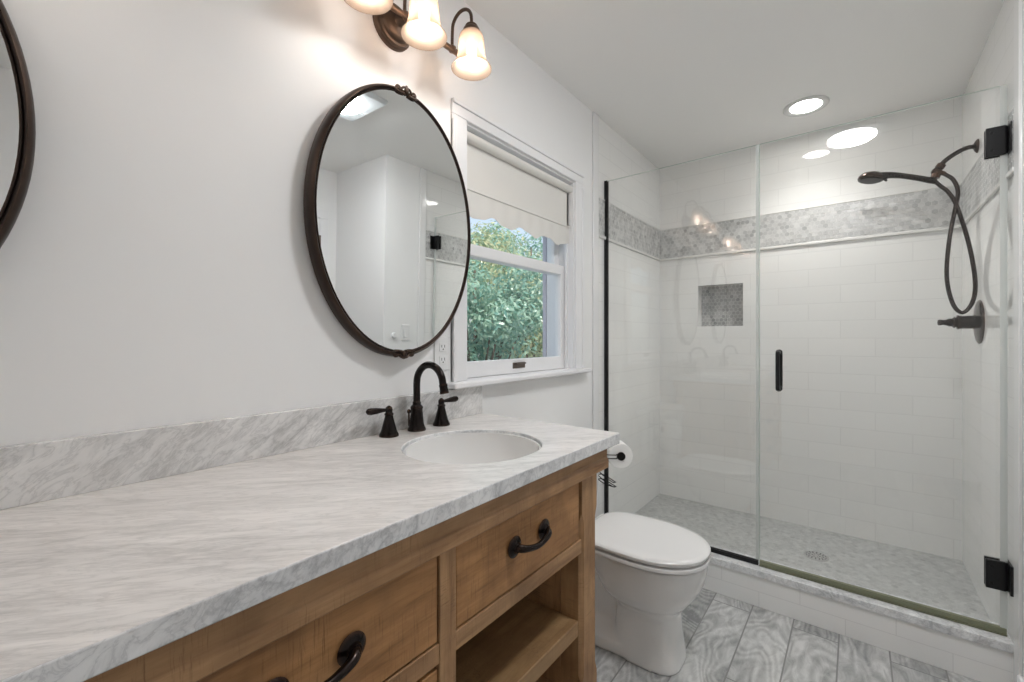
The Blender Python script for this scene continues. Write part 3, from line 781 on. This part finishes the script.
# ------------------------------------------------------------------ roman roller shade in the window
sh = thing('window_shade', (-0.02, (WY0 + WY1) / 2, 1.645), 'cream fabric window shade with a wavy hem, half lowered in the window', 'window shade')
SY0, SY1 = WY0 + 0.010, WY1 - 0.004
bm = B(); tube(bm, [(-0.021, SY0, 1.938), (-0.021, SY1, 1.938)], 0.0185, 24, 1)
obj('roller', bm, M['fabric'], sh)
def cloth(x, z1, zbot, wavy):
    bm = B(); N = 80
    fr_, bk = [], []
    for layer, xx in ((fr_, x), (bk, x - 0.0022)):
        for k in range(N + 1):
            y = SY0 + (SY1 - SY0) * k / N
            zb = zbot + (0.011 * cos(2 * pi * k / N * 4.0 + 0.6) + 0.003 * cos(2 * pi * k / N * 9)) * wavy
            layer.append((bm.verts.new((xx, y, z1)), bm.verts.new((xx + 0.002 * sin(k * 0.7) * wavy, y, zb))))
    for k in range(N):
        a, b_, c_, d_ = fr_[k], fr_[k + 1], bk[k], bk[k + 1]
        bm.faces.new((a[0], a[1], b_[1], b_[0])); bm.faces.new((c_[0], d_[0], d_[1], c_[1]))
        bm.faces.new((a[0], b_[0], d_[0], c_[0])); bm.faces.new((a[1], c_[1], d_[1], b_[1]))
    for s in (0, N): bm.faces.new((fr_[s][0], bk[s][0], bk[s][1], fr_[s][1]))
    return bm
obj('fabric_panel', cloth(-0.030, 1.94, 1.72, 0), M['fabric'], sh)
obj('hem', cloth(-0.0235, 1.752, 1.655, 1), M['fabric'], sh)
obj('hem_bar', box(B(), (-0.0238, SY0, 1.744), (-0.0195, SY1, 1.754)), M['fabric'], sh, bevel=0.001)

# ================================================================== TOILET
TY = 1.63
to = thing('toilet', (0.36, TY, 0), 'white two-piece toilet with lid down between the vanity and the glass shower', 'toilet')
def egg(x0, x1, hw, z, p=2.0, n=48, back=0.0):
    """outline from x0 (back) to x1 (front) at height z, superellipse power p; 'back' squares the rear"""
    xc = (x0 + x1) / 2; a = (x1 - x0) / 2; out = []
    for k in range(n):
        t = 2 * pi * k / n; cx, sy = cos(t), sin(t)
        pw = p if cx > 0 else p + back
        out.append((xc + a * math.copysign(abs(cx) ** (2 / pw), cx), TY + hw * math.copysign(abs(sy) ** (2 / pw), sy), z))
    return out
bm = B()
loft(bm, [egg(*a) for a in (
    (0.36, 0.616, 0.106, 0.0, 3.2), (0.36, 0.615, 0.105, 0.02, 3.2), (0.365, 0.606, 0.101, 0.08, 3.0), (0.37, 0.600, 0.096, 0.15, 2.8), (0.37, 0.600, 0.096, 0.185, 2.6),
    (0.34, 0.610, 0.112, 0.206, 2.4), (0.31, 0.636, 0.138, 0.232, 2.3), (0.29, 0.660, 0.155, 0.265, 2.2), (0.275, 0.681, 0.166, 0.305, 2.15), (0.27, 0.692, 0.171, 0.345, 2.15), (0.27, 0.694, 0.172, 0.37, 2.15), (0.27, 0.692, 0.170, 0.388, 2.15))])
loft(bm, [egg(*a) for a in ((0.07, 0.50, 0.105, 0.0, 4), (0.07, 0.50, 0.105, 0.045, 4), (0.08, 0.47, 0.085, 0.065, 4), (0.09, 0.45, 0.050, 0.10, 3), (0.09, 0.45, 0.046, 0.20, 3), (0.08, 0.44, 0.046, 0.27, 3), (0.06, 0.40, 0.06, 0.32, 3), (0.04, 0.36, 0.12, 0.36, 4), (0.03, 0.36, 0.140, 0.388, 4))])
bowl = obj('bowl', bm, M['porcelain'], to)
rm = bowl.modifiers.new('remesh', 'REMESH'); rm.mode = 'VOXEL'; rm.voxel_size = 0.0055; rm.use_smooth_shade = True
sm = bowl.modifiers.new('smooth', 'SMOOTH'); sm.factor = 0.6; sm.iterations = 8
bm = B(); loft(bm, [egg(0.275, 0.685, 0.163, 0.3925, 2.2, 64, 1.6), egg(0.262, 0.697, 0.176, 0.3945, 2.2, 64, 1.6), egg(0.258, 0.702, 0.182, 0.398, 2.2, 64, 1.6), egg(0.258, 0.702, 0.182, 0.4085, 2.2, 64, 1.6), egg(0.259, 0.701, 0.181, 0.4105, 2.2, 64, 1.6), egg(0.270, 0.690, 0.170, 0.4112, 2.2, 64, 1.6)])
obj('seat', bm, M['seat'], to, smooth=40)
bm = B(); loft(bm, [egg(0.275, 0.670, 0.150, 0.4185, 2.2, 64, 1.6), egg(0.248, 0.700, 0.180, 0.4188, 2.2, 64, 1.6), egg(0.246, 0.702, 0.182, 0.422, 2.2, 64, 1.6), egg(0.246, 0.702, 0.182, 0.430, 2.2, 64, 1.6), egg(0.250, 0.698, 0.178, 0.4345, 2.2, 64, 1.6), egg(0.262, 0.684, 0.164, 0.4375, 2.2, 64, 1.6), egg(0.30, 0.636, 0.13, 0.439, 2.2, 64, 1.6)])
for k in (-1, 1): box(bm, (0.285, TY + k * 0.11 - 0.012, 0.4115), (0.31, TY + k * 0.11 + 0.012, 0.419))
lid = obj('lid', bm, M['seat'], to, smooth=40)
for s in (-1, 1):
    bm = B(); tube(bm, [(0.246, TY + s * 0.05, 0.418), (0.246, TY + s * 0.10, 0.418)], 0.013, 14, 1); box(bm, (0.232, TY + s * 0.075 - 0.02, 0.396), (0.260, TY + s * 0.075 + 0.02, 0.414))
    obj('seat_hinge', bm, M['seat'], to, bevel=0.002)
def rrect(x0, x1, hw, z, r=0.03, n=6, bow=0.0):
    pts = []
    for cx, cy, a0 in ((x1 - r, hw - r, 0), (x0 + r, hw - r, pi / 2), (x0 + r, -hw + r, pi), (x1 - r, -hw + r, 1.5 * pi)):
        for k in range(n + 1):
            a = a0 + k / n * pi / 2
            y = cy + r * sin(a); x = cx + r * cos(a)
            if x > (x0 + x1) / 2: x += bow * (1 - (y / hw) ** 2)
            pts.append((x, TY + y, z))
    return pts
bm = B(); loft(bm, [rrect(0.045, 0.165, 0.165, 0.392, 0.03), rrect(0.035, 0.175, 0.185, 0.41, 0.03, bow=0.006), rrect(0.022, 0.182, 0.200, 0.55, 0.03, bow=0.01), rrect(0.015, 0.186, 0.206, 0.702, 0.03, bow=0.012)])
tank = obj('tank', bm, M['porcelain'], to, smooth=40)
bm = B(); loft(bm, [rrect(0.008, 0.192, 0.212, 0.702, 0.03, bow=0.012), rrect(0.006, 0.195, 0.215, 0.708, 0.03, bow=0.012), rrect(0.006, 0.195, 0.215, 0.728, 0.03, bow=0.012), rrect(0.012, 0.188, 0.208, 0.737, 0.03, bow=0.012)])
obj('tank_lid', bm, M['porcelain'], to, smooth=40)
bm = B(); lathe(bm, [(0.014, 0), (0.013, 0.008), (0.008, 0.012), (0.007, 0.018)], (0.186, TY - 0.15, 0.64), (1, 0, 0), 18); tube(bm, [(0.203, TY - 0.15, 0.64), (0.207, TY - 0.12, 0.637), (0.208, TY - 0.07, 0.632)], [0.006, 0.0055, 0.007], 10, 4)
obj('flush_lever', bm, M['chrome'], tank)

# toilet paper holder hooked over the far side of the tank
hx, hy, hz = 0.240, 1.895, 0.656
AX = Vector((-sin(radians(40)), cos(radians(40)), 0))
RC = Vector((hx, hy, hz))
ho = thing('toilet_paper_holder', (0.14, 1.86, 0.50), 'black wire toilet paper holder hooked over the side of the toilet tank', 'toilet paper holder')
wr = 0.0022
bm = B()
for x in (0.10, 0.135):
    tube(bm, [(x, TY + 0.16, 0.7395), (x, TY + 0.205, 0.7405), (x, TY + 0.2195, 0.737), (x, TY + 0.2205, 0.72), (x, TY + 0.2205, 0.52), (x, TY + 0.222, 0.505)], wr, 8, 3)
tube(bm, [(0.10, TY + 0.2205, 0.66), (0.135, TY + 0.2205, 0.66)], wr, 8, 1)
obj('hanging_frame', bm, M['iron'], ho)
bm = B()
for dz in (-0.007, 0.009):
    tube(bm, [(0.10, TY + 0.2215, hz + dz), (0.172, 1.848, hz + dz), (0.216, 1.812, hz + dz), (0.258, 1.834, hz + dz), tuple(RC - AX * 0.052 + Vector((-0.02, -0.004, dz))), tuple(RC - AX * 0.049 + Vector((0, 0, 0.001)))], wr, 8, 3)
tube(bm, [RC - AX * 0.052, RC + AX * 0.046], 0.010, 14, 1)
lathe(bm, [(0.0185, 0), (0.0185, 0.004), (0.010, 0.006)], RC - AX * 0.0525, AX, 20)
obj('spindle_arm', bm, M['iron'], ho)
bm = B()
for dz, yo in ((0.0, 0.0), (-0.022, 0.004)):
    tube(bm, [(0.135, TY + 0.2215, 0.60 + dz), (0.170, TY + 0.225, 0.562 + dz), (0.225, TY + 0.232 + yo, 0.530 + dz), (0.232, TY + 0.25 + yo, 0.526 + dz), (0.222, TY + 0.262 + yo, 0.524 + dz), (0.165, TY + 0.262, 0.545 + dz), (0.140, TY + 0.24, 0.545 + dz)], wr, 8, 4)
tube(bm, [(0.13, TY + 0.2215, 0.545), (0.19, TY + 0.226, 0.516), (0.23, TY + 0.24, 0.506), (0.222, TY + 0.262, 0.502)], wr, 8, 4)
obj('storage_loops', bm, M['iron'], ho)
roll = thing('toilet_paper_roll', (hx, hy, hz - 0.055), 'white toilet paper roll hanging beside the end of the marble counter', 'toilet paper')
bm = B()
lathe(bm, [(0.019, -0.044), (0.054, -0.044), (0.056, -0.042), (0.056, 0.042), (0.054, 0.044), (0.019, 0.044), (0.019, -0.044)], RC, AX, 48, False, False)
obj('paper', bm, M['paper'], roll)
bm = B(); lathe(bm, [(0.0175, -0.0435), (0.0191, -0.0435), (0.0191, 0.0435), (0.0175, 0.0435), (0.0175, -0.0435)], RC, AX, 32, False, False)
obj('cardboard_tube', bm, M['cardboard'], roll)

# ================================================================== SHOWER ENCLOSURE
def glass_slab(x0, x1, z0, z1):
    bm = B(); box(bm, (x0, YG - 0.005, z0), (x1, YG + 0.005, z1))
    for f in bm.faces:
        f.normal_update()
        if abs(f.normal.y) < 0.5: f.material_index = 1
    return bm
ZGB, ZGT, XJ = 0.167, 2.070, 0.762
fx = thing('shower_screen', (0.38, YG, 0.165), 'fixed clear glass shower panel in a black channel, left of the glass door', 'shower screen')
obj('glass_panel', glass_slab(0.006, XJ - 0.002, ZGB + 0.006, ZGT), [M['glass'], M['glass_edge']], fx, smooth=0)
bm = B()
for y in (-0.0095, 0.0055): box(bm, (0.0, YG + y, 0.1655), (0.018, YG + y + 0.004, ZGT + 0.002))
box(bm, (0.0, YG - 0.0055, 0.1655), (0.004, YG + 0.0055, ZGT + 0.002))
obj('wall_channel', bm, M['black'], fx)
bm = B()
for y in (-0.0095, 0.0055): box(bm, (0.018, YG + y, 0.1655), (XJ - 0.002, YG + y + 0.004, 0.184))
box(bm, (0.018, YG - 0.0055, 0.1655), (XJ - 0.002, YG + 0.0055, 0.169))
obj('bottom_channel', bm, M['black'], fx)
bm = B(); box(bm, (XJ - 0.004, YG - 0.0075, 0.19), (XJ + 0.001, YG + 0.0075, ZGT - 0.002)); box(bm, (XJ - 0.012, YG - 0.0072, 0.19), (XJ - 0.003, YG - 0.0053, ZGT - 0.002))
obj('seal_strip', bm, M['seal'], fx)

XD1 = RW - 0.009
dr = thing('shower_door', (1.14, YG, 0.165), 'clear frameless glass shower door with black hinges and a black pull', 'shower door')
obj('glass_door', glass_slab(XJ + 0.003, XD1, ZGB + 0.012, ZGT), [M['glass'], M['glass_edge']], dr, smooth=0)
bm = B(); box(bm, (XJ + 0.003, YG - 0.008, 0.168), (XD1, YG + 0.008, 0.188)); box(bm, (XJ + 0.003, YG - 0.0145, 0.1665), (XD1, YG - 0.006, 0.1715))
obj('bottom_sweep', bm, M['sweep'], dr)
bm = B(); box(bm, (XD1 - 0.004, YG - 0.0075, 0.19), (XD1 + 0.002, YG + 0.0075, ZGT - 0.002)); box(bm, (XD1 - 0.016, YG - 0.0072, 0.19), (XD1 - 0.003, YG - 0.0053, ZGT - 0.002))
obj('seal_strip', bm, M['seal'], dr)
for z in (1.877, 0.370):
    bm = B()
    for y in (-0.0165, 0.0055): box(bm, (1.464, YG + y, z - 0.05), (1.512, YG + y + 0.011, z + 0.05))
    box(bm, (1.512, YG - 0.014, z - 0.045), (1.517, YG + 0.014, z - 0.012)); box(bm, (1.512, YG - 0.014, z + 0.012), (1.517, YG + 0.014, z + 0.045))
    h_ = obj('hinge', bm, M['black'], dr, bevel=0.002)
    bm = B(); box(bm, (1.5165, YG - 0.045, z - 0.05), (1.5245, YG + 0.03, z + 0.05)); box(bm, (1.504, YG - 0.012, z - 0.012), (1.518, YG + 0.012, z + 0.012))
    tube(bm, [(1.511, YG - 0.010, z - 0.048), (1.511, YG - 0.010, z + 0.048)], 0.006, 12, 1)
    obj('wall_plate', bm, M['black'], h_, bevel=0.0015)
    for dz in (-0.03, 0.03):
        bm = B(); lathe(bm, [(0.0055, 0), (0.005, 0.0015), (0.001, 0.002)], (1.478, YG - 0.0163, z + dz), (0, -1, 0), 12)
        obj('screw', bm, M['iron'], h_)
bm = B()
for s in (-1, 1):
    y0 = YG + s * 0.005
    pts = [(0.84, y0, 0.970), (0.84, y0 + s * 0.030, 0.970), (0.84, y0 + s * 0.040, 0.980), (0.84, y0 + s * 0.040, 1.050), (0.84, y0 + s * 0.040, 1.120), (0.84, y0 + s * 0.030, 1.130), (0.84, y0, 1.130)]
    tube(bm, pts, 0.0085, 16, 3)
    for z in (0.970, 1.130): lathe(bm, [(0.0125, 0), (0.0125, 0.004), (0.009, 0.006)], (0.84, y0, z), (0, s, 0), 18)
obj('door_pull', bm, M['black'], dr)

# ------------------------------------------------------------------ shower fittings
HY = 2.75
hs = thing('hand_shower', (RW, HY, 1.90), 'dark bronze hand shower on a wall arm with a looping hose inside the shower', 'hand shower')
bm = B()
lathe(bm, [(0.030, 0), (0.029, 0.004), (0.022, 0.010), (0.012, 0.014)], (RW, HY, 2.031), (-1, 0, 0), 24)
tube(bm, [(RW - 0.004, HY, 2.031), (1.491, HY, 2.031), (1.460, HY, 2.019), (1.424, HY, 1.994), (1.400, HY, 1.964)], 0.0095, 14, 5)
arm = obj('shower_arm', bm, M['bronze'], hs)
bm = B()
lathe(bm, [(0.012, -0.014), (0.0165, -0.012), (0.0165, 0.006), (0.013, 0.010), (0.017, 0.016), (0.017, 0.030), (0.012, 0.036)], (1.405, HY, 1.968), (-0.55, 0, -0.83), 20)
tube(bm, [(1.396, HY, 1.945), (1.388, HY, 1.922)], 0.017, 16, 1)
tube(bm, [(1.402, HY, 1.945), (1.422, HY, 1.932)], [0.011, 0.009], 12, 1)
obj('holder_bracket', bm, M['bronze'], arm)
bm = B()
tube(bm, [(1.392, HY, 1.905), (1.372, HY, 1.915), (1.332, HY, 1.934), (1.275, HY, 1.958), (1.230, HY, 1.971), (1.190, HY, 1.974)], [0.012, 0.0135, 0.0125, 0.0125, 0.015, 0.020], 16, 5)
hd = Vector((1.164, HY, 1.972)); ax = Vector((-0.16, -0.10, -1)).normalized()
lathe(bm, [(0.004, -0.026), (0.022, -0.025), (0.040, -0.018), (0.050, -0.006), (0.0525, 0.004), (0.050, 0.010), (0.044, 0.012), (0.004, 0.012)], hd, ax, 32)
spray = obj('spray_head', bm, M['bronze'], hs, smooth=50)
bm = B(); lathe(bm, [(0.040, 0), (0.040, 0.003), (0.030, 0.004), (0.001, 0.004)], hd + ax * 0.0115, ax, 28); tube(bm, [(1.215, HY, 1.956), (1.222, HY, 1.945)], [0.007, 0.004], 10, 1)
obj('spray_face', bm, M['iron'], spray)
bm = B()
hose = [(1.388, HY, 1.908), (1.405, HY - 0.004, 1.882), (1.432, HY - 0.01, 1.843), (1.458, HY - 0.02, 1.770), (1.492, HY - 0.032, 1.600), (1.508, HY - 0.05, 1.440), (1.499, HY - 0.062, 1.350), (1.468, HY - 0.068, 1.303), (1.438, HY - 0.062, 1.345), (1.421, HY - 0.05, 1.465), (1.431, HY - 0.035, 1.629), (1.452, HY - 0.02, 1.771), (1.461, HY - 0.01, 1.842), (1.447, HY - 0.003, 1.900), (1.418, HY, 1.934)]
tube(bm, hose, 0.0078, 12, 7)
obj('hose', bm, M['bronze'], hs)

VY, VZ = 2.711, 1.262
va = thing('shower_valve', (RW, VY, VZ), 'round dark bronze shower valve with a lever on the tiled right wall', 'shower valve')
bm = B(); lathe(bm, [(0.094, 0), (0.094, 0.003), (0.088, 0.007), (0.070, 0.011), (0.045, 0.014), (0.034, 0.016)], (RW, VY, VZ), (-1, 0, 0), 48)
obj('escutcheon', bm, M['bronze'], va, smooth=50)
bm = B(); lathe(bm, [(0.034, 0.014), (0.030, 0.018), (0.0285, 0.022), (0.0285, 0.062), (0.031, 0.064), (0.031, 0.070), (0.017, 0.073)], (RW, VY, VZ), (-1, 0, 0), 32)
vb = obj('valve_body', bm, M['bronze'], va)
bm = B(); lathe(bm, [(0.017, 0.072), (0.026, 0.078), (0.017, 0.086), (0.018, 0.094), (0.013, 0.104), (0.0115, 0.112), (0.0125, 0.118), (0.0135, 0.124), (0.0115, 0.130), (0.002, 0.132)], (RW, VY, VZ - 0.002), (-1, 0, 0.02), 24)
obj('handle', bm, M['bronze'], vb)

dn = thing('shower_drain', (0.946, 2.72, 0.074), 'round metal drain in the grey mosaic shower floor', 'drain')
bm = B(); lathe(bm, [(0.055, 0), (0.055, 0.003), (0.050, 0.0045), (0.001, 0.0045)], (0.946, 2.72, 0.0735), segs=32)
cv = obj('drain_cover', bm, M['chrome'], dn)
bm = B()
for r_, n_ in ((0.016, 6), (0.030, 12), (0.042, 16)):
    for k in range(n_):
        a = 2 * pi * k / n_; lathe(bm, [(0.0035, 0), (0.0035, 0.0006)], (0.946 + r_ * cos(a), 2.72 + r_ * sin(a), 0.0778), segs=8)
obj('drain_holes', bm, M['slot'], cv)

# ------------------------------------------------------------------ ceiling lights
rl = thing('recessed_light', (0.9, 2.735, ZC - 0.008), 'round recessed ceiling light above the shower', 'ceiling light')
bm = B(); lathe(bm, [(0.068, 0.0), (0.071, -0.0045), (0.086, -0.009), (0.098, -0.0085), (0.102, -0.004), (0.102, 0.0005)], (0.9, 2.735, ZC), segs=48, cap0=False, cap1=False)
obj('trim_ring', bm, mat('white_ring', (0.66, 0.66, 0.65), 0.4), rl)
bm = B(); lathe(bm, [(0.001, -0.003), (0.070, -0.003), (0.070, 0.0)], (0.9, 2.735, ZC), segs=40, cap1=False)
obj('lens', bm, M['lens2'], rl)
sp_ = bpy.data.lights.new('recessed_beam', 'SPOT'); sp_.energy = RECESS_W; sp_.spot_size = radians(128); sp_.spot_blend = 0.9; sp_.shadow_soft_size = 0.06; sp_.color = (1, 0.98, 0.95)
spo = bpy.data.objects.new('recessed_beam', sp_); COL.objects.link(spo); spo.parent = rl; spo.location = (0, 0, -0.004)
FXX, FYY = 1.085, 1.215
fl = thing('ceiling_fan_light', (FXX, FYY, ZC - 0.02), 'square bathroom ceiling fan with a bright round light, reflected in the mirror', 'ceiling fan light')
bm = B(); loft(bm, [[(FXX + sx * a, FYY + sy * a, z) for sx, sy in ((-1, -1), (1, -1), (1, 1), (-1, 1))] for a, z in ((0.165, ZC), (0.165, ZC - 0.016), (0.155, ZC - 0.024))])
obj('fan_grille', bm, M['grille'], fl, bevel=0.004)
bm = B(); lathe(bm, [(0.001, -0.046), (0.06, -0.045), (0.10, -0.041), (0.116, -0.030), (0.116, -0.022)], (FXX, FYY, ZC), segs=48, cap1=True)
obj('light_lens', bm, M['lens'], fl, smooth=60)

# switch plate and a small fitting on the painted right wall (seen in the mirror)
sw = thing('light_switch', (RW, 1.985, 1.19), 'white rocker light switch plate on the right wall, reflected in the mirror', 'light switch')
obj('cover_plate', box(B(), (RW - 0.006, 1.950, 1.133), (RW, 2.020, 1.247)), M['white_plastic'], sw, bevel=0.002)
obj('rocker', box(B(), (RW - 0.010, 1.969, 1.157), (RW - 0.005, 2.001, 1.223)), M['white_plastic'], sw, bevel=0.002)
bm = B(); lathe(bm, [(0.020, 0), (0.020, 0.012), (0.017, 0.016), (0.001, 0.017)], (RW, 1.885, 1.170), (-1, 0, 0), 24)
tag(obj('wall_fitting', bm, M['white_plastic']), 'small round white fitting on the right wall beside the light switch, reflected in the mirror', 'wall fitting')

# ================================================================== TREES OUTSIDE
def leaf_mat(name, a, b_):
    m, nt, b, o = new_mat(name)
    nt.nodes.remove(b)
    at = nt.nodes.new('ShaderNodeAttribute'); at.attribute_name = 'tile_tone'
    c = mix(nt, at.outputs['Fac'], a, b_)
    df = nt.nodes.new('ShaderNodeBsdfDiffuse'); tl = nt.nodes.new('ShaderNodeBsdfTranslucent'); gl = nt.nodes.new('ShaderNodeBsdfGlossy')
    gl.inputs['Roughness'].default_value = 0.35
    nt.links.new(c, df.inputs[0]); nt.links.new(c, tl.inputs[0])
    m1 = nt.nodes.new('ShaderNodeMixShader'); m1.inputs[0].default_value = 0.45
    nt.links.new(df.outputs[0], m1.inputs[1]); nt.links.new(tl.outputs[0], m1.inputs[2])
    m2 = nt.nodes.new('ShaderNodeMixShader'); m2.inputs[0].default_value = 0.07
    nt.links.new(m1.outputs[0], m2.inputs[1]); nt.links.new(gl.outputs[0], m2.inputs[2])
    nt.links.new(m2.outputs[0], o.inputs['Surface'])
    return m
def tree(loc, clusters, label, ma, seed, nleaf, size):
    rnd = random.Random(seed)
    t = thing('tree', loc, label, 'tree', 'trees outside the window')
    bm = B(); L = Vector(loc)
    topc = max(c[2] for c, r in clusters)
    tube(bm, [L, L + Vector((0.05, 0.08, 1.5)), L + Vector((-0.05, 0.15, topc - L.z))], [0.07, 0.05, 0.012], 10, 4)
    for c, r in clusters:
        tube(bm, [L + Vector((0, 0.1, (c[2] - L.z) * 0.5)), (L + Vector((0, 0.1, (c[2] - L.z) * 0.7)) + Vector(c)) / 2, c], [0.02, 0.014, 0.006], 6, 3)
    obj('trunk', bm, M['bark'], t)
    bm = B(); lay = bm.loops.layers.float_color.new('tile_tone')
    tot = sum(r ** 2 for _, r in clusters)
    for c, r in clusters:
        for _ in range(int(nleaf * r * r / tot)):
            d = Vector((rnd.gauss(0, 1), rnd.gauss(0, 1), rnd.gauss(0, 1))).normalized() * r * rnd.uniform(0.45, 1.0)
            d.z *= 0.8
            p = Vector(c) + d; s = size * rnd.uniform(0.6, 1.3)
            n_ = (d.normalized() + Vector((rnd.uniform(-.8, .8), rnd.uniform(-.8, .8), rnd.uniform(-.3, 1.0)))).normalized()
            u, w, _n = frame_of(n_); a = rnd.uniform(0, 2 * pi); uu = u * cos(a) + w * sin(a); ww = w * cos(a) - u * sin(a)
            f = bm.faces.new([bm.verts.new(p + uu * x * s + ww * y * s + n_ * z * s) for x, y, z in ((-1, 0, 0), (-0.35, -0.38, .08), (0.4, -0.32, .08), (1, 0, -.1), (0.4, 0.32, .08), (-0.35, 0.38, .08))])
            tt = rnd.random()
            for l in f.loops: l[lay] = (tt, tt, tt, 1)
    obj('foliage', bm, ma, t, smooth=0)
LM1 = leaf_mat('leaves_teal', (0.16, 0.36, 0.30), (0.42, 0.58, 0.44))
LM2 = leaf_mat('leaves_olive', (0.20, 0.34, 0.20), (0.62, 0.60, 0.36))
rnd = random.Random(3)
def blobs(c, R, Rz, n, r0): return [((c[0] + rnd.uniform(-R, R), c[1] + rnd.uniform(-R, R), c[2] + rnd.uniform(-Rz, Rz)), r0 * rnd.uniform(0.8, 1.2)) for _ in range(n)]
tree((-1.85, 3.05, -3.0), blobs((-1.85, 3.05, 1.15), 0.5, 0.75, 16, 0.33), 'leafy teal-green tree close outside, at the left of the window', LM1, 1, 12000, 0.030)
tree((-3.35, 6.1, -3.0), blobs((-3.35, 6.1, 1.5), 0.95, 1.35, 20, 0.58), 'yellow-green tree farther outside, seen toward the right of the window', LM2, 2, 11000, 0.045)
tree((-7.2, 10.4, -3.0), blobs((-7.2, 10.4, 2.3), 1.7, 2.2, 24, 0.95), 'tall bluish-green tree far behind the nearer two outside the window', LM1, 3, 10000, 0.070)
